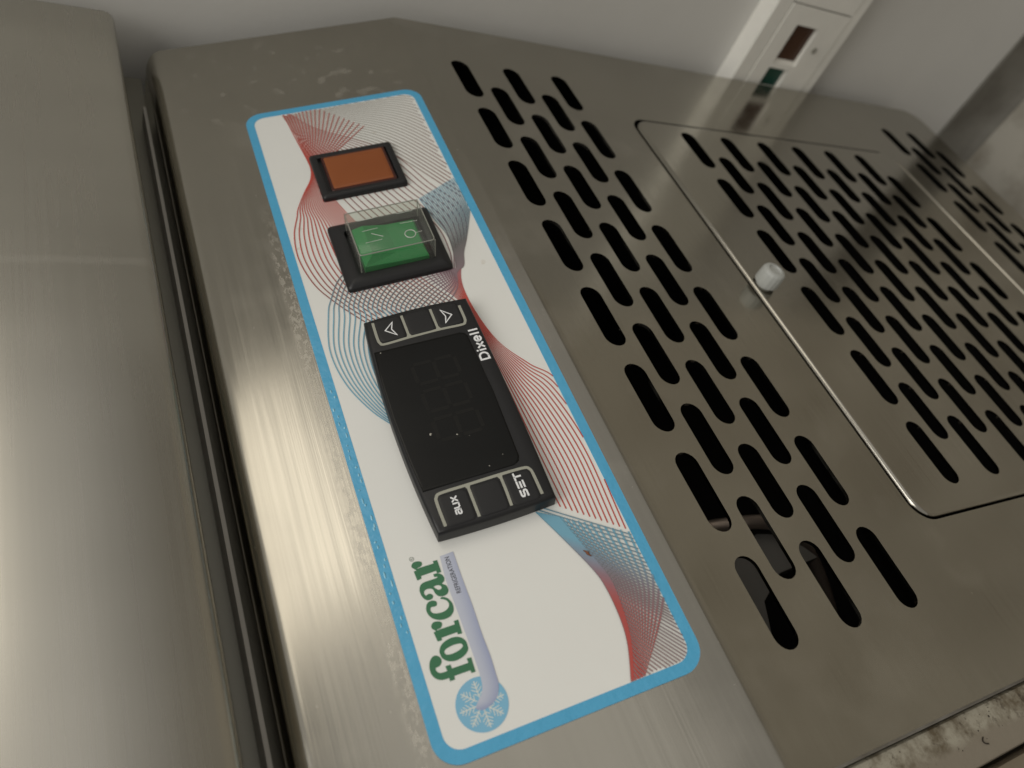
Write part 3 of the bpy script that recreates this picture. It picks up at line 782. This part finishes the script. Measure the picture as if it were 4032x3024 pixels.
out = nt.nodes.new('ShaderNodeOutputMaterial'); tr = nt.nodes.new('ShaderNodeBsdfTransparent'); gl = nt.nodes.new('ShaderNodeBsdfPrincipled'); m1 = nt.nodes.new('ShaderNodeMixShader')
gl.inputs['Base Color'].default_value = (.34, .34, .30, 1); gl.inputs['Roughness'].default_value = .15
m1.inputs[0].default_value = .75
nt.links.new(tr.outputs[0], m1.inputs[1]); nt.links.new(gl.outputs[0], m1.inputs[2]); nt.links.new(m1.outputs[0], out.inputs[0])
mb.build('cover_edge_glints', rim, sw)

# ---------------------------------------------------------------- black temperature controller
TU0, TU1, TS0, TS1, TH_ = -201.2, -127.2, 25.3, 58.5, 5.7
def barrel(d, n=14):
    """outline with gently bowed sides, inset by d"""
    pts = []
    def bow(x): return 1 - (2 * x - 1) ** 2
    for i in range(n): x = i / n; pts.append((TU0 + (TU1 - TU0) * x, TS0 - .5 * bow(x)))
    for i in range(n): x = i / n; pts.append((TU1 + .8 * bow(x), TS0 + (TS1 - TS0) * x))
    for i in range(n): x = i / n; pts.append((TU1 - (TU1 - TU0) * x, TS1 + 1.9 * bow(x)))
    for i in range(n): x = i / n; pts.append((TU0 - .5 * bow(x), TS1 - (TS1 - TS0) * x))
    cu_, cs_ = (TU0 + TU1) / 2, (TS0 + TS1) / 2
    return [(cu_ + (u - cu_) * (1 - d / 37), cs_ + (s - cs_) * (1 - d / 17)) for u, s in pts]
mb = MB()
rg = [[F(x, y, h) for x, y in barrel(d)] for d, h in ((.35, .36), (0, .6), (0, 4.6), (.15, 5.2), (.5, 5.55), (1.0, 5.7))]
vv, ff = loft(rg, True, True, True); mb.add(vv, ff)
ctl = mb.build('temperature_controller', BLACK, fridge, auto=35, label='black digital temperature controller with six keys and an unlit display')
# display window
mb = MB()
dw = [(-188.5, 58.6), (-188.7, 32.6), (-187.9, 31.0), (-186.4, 30.4), (-164, 29.6), (-142.2, 30.0), (-140.9, 30.6), (-140.3, 32.0), (-139.8, 58.6), (-150, 59.3), (-164, 59.7), (-178, 59.3)]
c_ = np.mean(np.array(dw), 0)
rg = [[F(*(c_ + (np.array(q) - c_) * k_), h) for q in dw] for k_, h in ((1, 5.6), (1, 5.86), (.994, 5.92), (.97, 5.94))]
mb.add(*loft(rg, True, False, True))
disp = mb.build('display_window', GLASSY, ctl, auto=30, label='glossy black unlit display window')
# unlit digits behind the window, just visible
mb = MB()
GH = (.0072, .0069, .006)
for uc in (-151.5, -161.5, -171.5):
    for s_ in (36.5, 43.0, 49.5):
        stroke(mb, [(uc - 2.9, s_), (uc + 2.9, s_)], 1.1, 5.955, GH)
    for uu in (uc - 3.6, uc + 3.6):
        for a_, b_ in ((37.1, 42.4), (43.6, 48.9)):
            stroke(mb, [(uu, a_), (uu, b_)], 1.1, 5.957, GH)
GHOST = mat('ghost_digit', (.0085, .0082, .007), .24, 0, .2)
mb.c = []
mb.build('unlit_digits', GHOST, ctl)
# keys and the pale gap between them
KEYG = plastic('pale_key_gap', (.33, .33, .275), .6)
def wide(pts, wd, h, mb, sm=6):
    pts = cr(pts, sm) if sm else [np.array(p) for p in pts]
    n = len(pts); vs = []
    for i in range(n):
        t = np.array(pts[min(i + 1, n - 1)]) - np.array(pts[max(i - 1, 0)]); t /= np.linalg.norm(t)
        nr = np.array((-t[1], t[0])) * wd / 2
        vs += [F(*(pts[i] + nr), h), F(*(pts[i] - nr), h)]
    mb.add(vs, [(2 * i, 2 * i + 1, 2 * i + 3, 2 * i + 2) for i in range(n - 1)])
mb = MB()
wide([(-128.6, 56.0), (-131, 56.1), (-134.9, 56.2), (-136.8, 55.9), (-137.6, 54.6), (-137.3, 47), (-137.2, 37.8), (-137.5, 30.3), (-136.8, 29.0), (-135.2, 28.6), (-129.9, 28.6)], .85, 5.76, mb)
wide([(-128.4, 46.9), (-132, 46.9), (-137.2, 46.9)], .8, 5.77, mb, 3); wide([(-128.6, 37.7), (-132, 37.7), (-137.2, 37.7)], .8, 5.77, mb, 3)
GAPS = [mb]; mb = MB(); GAPS.append(mb)
wide([(-199.8, 56.0), (-192.9, 56.1), (-191.1, 55.7), (-190.3, 54.2), (-190.25, 47), (-190.2, 37.2), (-190.4, 30.6), (-191.2, 29.2), (-193, 28.8), (-199.4, 28.7)], .85, 5.76, mb)
wide([(-190.3, 46.8), (-195, 46.8), (-200.1, 46.8)], .8, 5.77, mb, 3); wide([(-190.3, 37.5), (-195, 37.5), (-199.9, 37.7)], .8, 5.77, mb, 3)
for uu, sg in ((-136.6, 1), (-190.85, -1)):       # fillets where the gaps meet
    mb = GAPS[0] if sg > 0 else GAPS[1]
    for s_ in (46.85, 37.6):
        mb.add([F(uu - .9 * sg, s_ - 1.1, 5.775), F(uu - .9 * sg, s_ + 1.1, 5.775), F(uu + 1.3 * sg, s_, 5.775)], [(0, 1, 2)])
for mb in GAPS: mb.build('key_gap', KEYG, ctl)
for (a0, a1) in ((-136.85, -128.0), (-200.4, -190.95)):
    for (b0, b1) in ((47.45, 55.5), (38.2, 46.35), (29.25, 37.1)):
        mb = MB()
        mb.add(*loft(fbox_rings(a0, a1, b0, b1, ((0, 5.65, 1.3), (0, 5.82, 1.3), (.2, 5.9, 1.2), (.7, 5.93, 1.0))), True, False, True))
        mb.build('key', BLACK, ctl, auto=30)
INK = mat('white_ink', (.80, .81, .82), .4)
def strokes(mb, lines, x0, y0, sx_, sy_, wd, h):
    for ln in lines:
        pts = [(x0 + p[0] * sx_, y0 + p[1] * sy_) for p in ln]
        # square-capped mitred stroke
        P_ = [np.array(p) for p in pts]; n = len(P_); vs = []
        for i in range(n):
            d1 = (P_[i] - P_[i - 1]) if i else (P_[1] - P_[0]); d2 = (P_[i + 1] - P_[i]) if i < n - 1 else d1
            d1 = d1 / np.linalg.norm(d1); d2 = d2 / np.linalg.norm(d2)
            n1 = np.array((-d1[1], d1[0])); n2 = np.array((-d2[1], d2[0])); mt = n1 + n2; mt /= np.linalg.norm(mt)
            k_ = wd / 2 / max(.4, mt.dot(n1))
            e = (-d1 if i == 0 else d2) * (wd * .3 if i in (0, n - 1) else 0)
            vs += [F(*(P_[i] + mt * k_ + e), h), F(*(P_[i] - mt * k_ + e), h)]
        mb.add(vs, [(2 * i, 2 * i + 1, 2 * i + 3, 2 * i + 2) for i in range(n - 1)])
Sg = [[(1, 1), (.25, 1), (.05, .9), (.05, .62), (.25, .5), (.75, .5), (.95, .38), (.95, .12), (.75, 0), (0, 0)]]
Eg = [[(1, 1), (0, 1)], [(.9, .5), (0, .5)], [(1, 0), (0, 0)]]
Tg = [[(0, 1), (1.1, 1)], [(.55, 1), (.55, 0)]]
mb = MB()
for gl_, x0 in ((Sg, -198.6), (Eg, -195.9), (Tg, -193.5)):
    strokes(mb, gl_, x0, 32.35, 1.95, 1.75, .52, 5.97 + .004 * (x0 > -197))
mb.build('set_lettering', INK, ctl)
ag = [[(.1, 1), (.8, 1), (.95, .85), (.95, 0)], [(.95, .55), (.2, .55), (.05, .42), (.05, .12), (.2, 0), (.95, 0)]]
ug = [[(0, 1), (0, .2), (.2, 0), (.95, 0)], [(.95, 1), (.95, 0)]]
xg = [[(0, 1), (.95, 0)], [(0, 0), (.95, 1)]]
mb = MB()
for i, (gl_, x0) in enumerate(((ag, -197.75), (ug, -195.85), (xg, -193.9))):
    strokes(mb, gl_, x0, 50.75, 1.42, 1.45, .42, 5.97 + .004 * i)
mb.build('aux_lettering', INK, ctl)
mb = MB()
arc = lambda cx_, cy_, rx, ry, a0, a1, n=10: [(cx_ + rx * math.cos(math.radians(a0 + (a1 - a0) * i / n)), cy_ + ry * math.sin(math.radians(a0 + (a1 - a0) * i / n))) for i in range(n + 1)]
dix = [(-152.2, [[(1.2, 0), (0, 0), (0, 2.6), (1.2, 2.6)] + arc(1.25, 1.3, 1.25, 1.3, 80, -80) + [(1.2, 0)]]),
       (-148.6, [[(0, 0), (0, 1.75)], [(0, 2.45), (0, 2.65)]]),
       (-147.6, [[(0, 0), (1.75, 1.85)], [(0, 1.85), (1.75, 0)]]),
       (-145.1, [[(0, .95), (1.95, .95)] + arc(1.0, .95, .98, .95, 10, 315, 16)]),
       (-142.0, [[(0, 0), (0, 2.65)]]), (-140.5, [[(0, 0), (0, 2.65)]])]
for i, (x0, gl_) in enumerate(dix):
    strokes(mb, gl_, x0, 26.45, 1, 1, .62, 5.74 + .003 * i)
mb.build('maker_lettering', INK, ctl)
for tri in ([(-132.8, 53.2), (-130.2, 50.3), (-132.8, 51.2), (-135.4, 50.2)], [(-132.9, 32.0), (-130.15, 34.85), (-132.95, 34.0), (-135.45, 34.75)]):
    mb = MB()
    lp = [tuple(np.array(tri[i]) * (1 - f_) + np.array(tri[(i + 1) % 4]) * f_) for i in range(4) for f_ in (0, .5)]
    strokes(mb, [lp[1:] + lp[:2]], 0, 0, 1, 1, .34, 5.97)
    mb.build('arrow_mark', INK, ctl)
# dust specks stuck to the window
mb = MB()
for u, s_, r_ in ((-172.2, 51.3, .38), (-174.6, 44.3, .25), (-186.9, 39.2, .18), (-184.6, 34.5, .14), (-140.6, 56.8, .22), (-176.0, 41.2, .1)):
    ring = [F(u + r_ * random.uniform(.6, 1.4) * math.cos(a), s_ + r_ * random.uniform(.6, 1.2) * math.sin(a), 5.95) for a in (i * math.pi / 4 for i in range(8))]
    mb.add(ring + [F(u, s_, 5.95 + r_ * .5)], [(i, (i + 1) % 8, 8) for i in range(8)])
mb.build('dust_specks', mat('pale_dust', (.42, .40, .35), .7), ctl, kind='stuff')

# ---------------------------------------------------------------- crumb on the label
mb = MB()
pth = cr([(-216.1, 23.2), (-216.8, 22.6), (-217.5, 22.5), (-218.3, 22.0)], 5)
rings = []
for i, q in enumerate(pth):
    x = i / (len(pth) - 1); rad = .05 + .5 * math.sin(math.pi * min(.97, x + .03)) ** .6 * (1 + .2 * math.sin(9 * x))
    rings.append([F(q[0] + rad * .5 * math.cos(a), q[1] + rad * math.cos(a), .7 + max(0, rad * math.sin(a)) * .8) for a in (k * math.pi / 4 for k in range(8))])
mb.add(*loft(rings, True, True, True))
mb.build('crumb', plastic('brown_crumb', (.17, .06, .025), .7), None, label='tiny brown crumb stuck to the purple wave print', cat='crumb', smooth=True)

# ---------------------------------------------------------------- cable trunking on the wall
WPL = plastic('white_trunking_plastic', (.78, .765, .71), .38)
TUF = 46.0
trunk = root('wall_trunking', W(UW, -224, 60), 'white plastic cable trunking on the wall with brown and green modules', 'trunking')
mb = MB()
pr = [(UW + .5, -190), (TUF + .8, -190), (TUF, -190.8), (TUF, -200.6), (TUF + .5, -201), (TUF + 6, -201.1)]
pr2 = [(TUF + 6, -249.9), (TUF + .5, -250), (TUF, -250.4), (TUF, -257), (TUF + .8, -257.8), (UW + .5, -257.8)]
full = pr + pr2
mb.add(*loft([[W(u, v, w) for u, v in full] for w in (-160, 206)], True, True, True))
mb.build('channel', WPL, trunk, auto=30)
def cover_plate(name, w0, w1, holes):
    loops = [rrect(-249.5, -201.5, w0, w1, .5, 3)] + [rrect(*hh, .6, 3) for hh in holes]
    vs, fs = fill2d(loops, 1.4)
    mb = MB(); mb.add([W(TUF + .2 - z, x, y) for x, y, z in vs], fs)
    return mb.build(name, WPL, trunk, auto=30)
cover_plate('module_plate', -8.0, 46.6, [(-231.5, -213.0, 12.6, 36.0), (-229.0, -212.5, -3.2, 9.6)])
cover_plate('cover_strip', 47.4, 205, [])
cover_plate('cover_strip', -150, -8.6, [])
def module(name, v0, v1_, w0, w1_, M, depth):
    mb = MB()
    # recess walls, then the coloured key set back in it
    outer_ = [(TUF + .1, v, w) for v, w in ((v0, w0), (v1_, w0), (v1_, w1_), (v0, w1_))]
    inn = [(TUF + depth, v, w) for v, w in ((v0 + 2.2, w0 + 2.2), (v1_ - .6, w0 + 2.2), (v1_ - .6, w1_ - .6), (v0 + 2.2, w1_ - .6))]
    mb.add([W(*q) for q in outer_ + inn], [(i, (i + 1) % 4, 4 + (i + 1) % 4, 4 + i) for i in range(4)])
    fr_ = mb.build('module_frame', plastic(name + '_frame', (.72, .70, .64), .35), trunk)
    mb = MB()
    mb.add([W(TUF + depth - .2, v, w) for _, v, w in inn] , [(0, 1, 2, 3)])
    mb.build(name, M, fr_)
module('brown_module', -233.4, -212.4, 12.4, 36.4, plastic('brown_window', (.055, .022, .010), .3), 2.2)
module('green_module', -230.6, -211.8, -4.4, 9.8, plastic('green_key', (.006, .055, .038), .3), 2.2)
mb = MB()
sc = [[W(TUF - h, -238 + r_ * math.cos(2 * math.pi * i / 16), 24.2 + r_ * math.sin(2 * math.pi * i / 16)) for i in range(16)] for r_, h in ((1.9, 0.45), (1.9, .9), (1.5, 1.1), (.9, 1.1), (.8, .7))]
mb.add(*loft(sc, True, False, True))
mb.build('screw', plastic('screw_grey', (.30, .29, .25), .4), trunk)
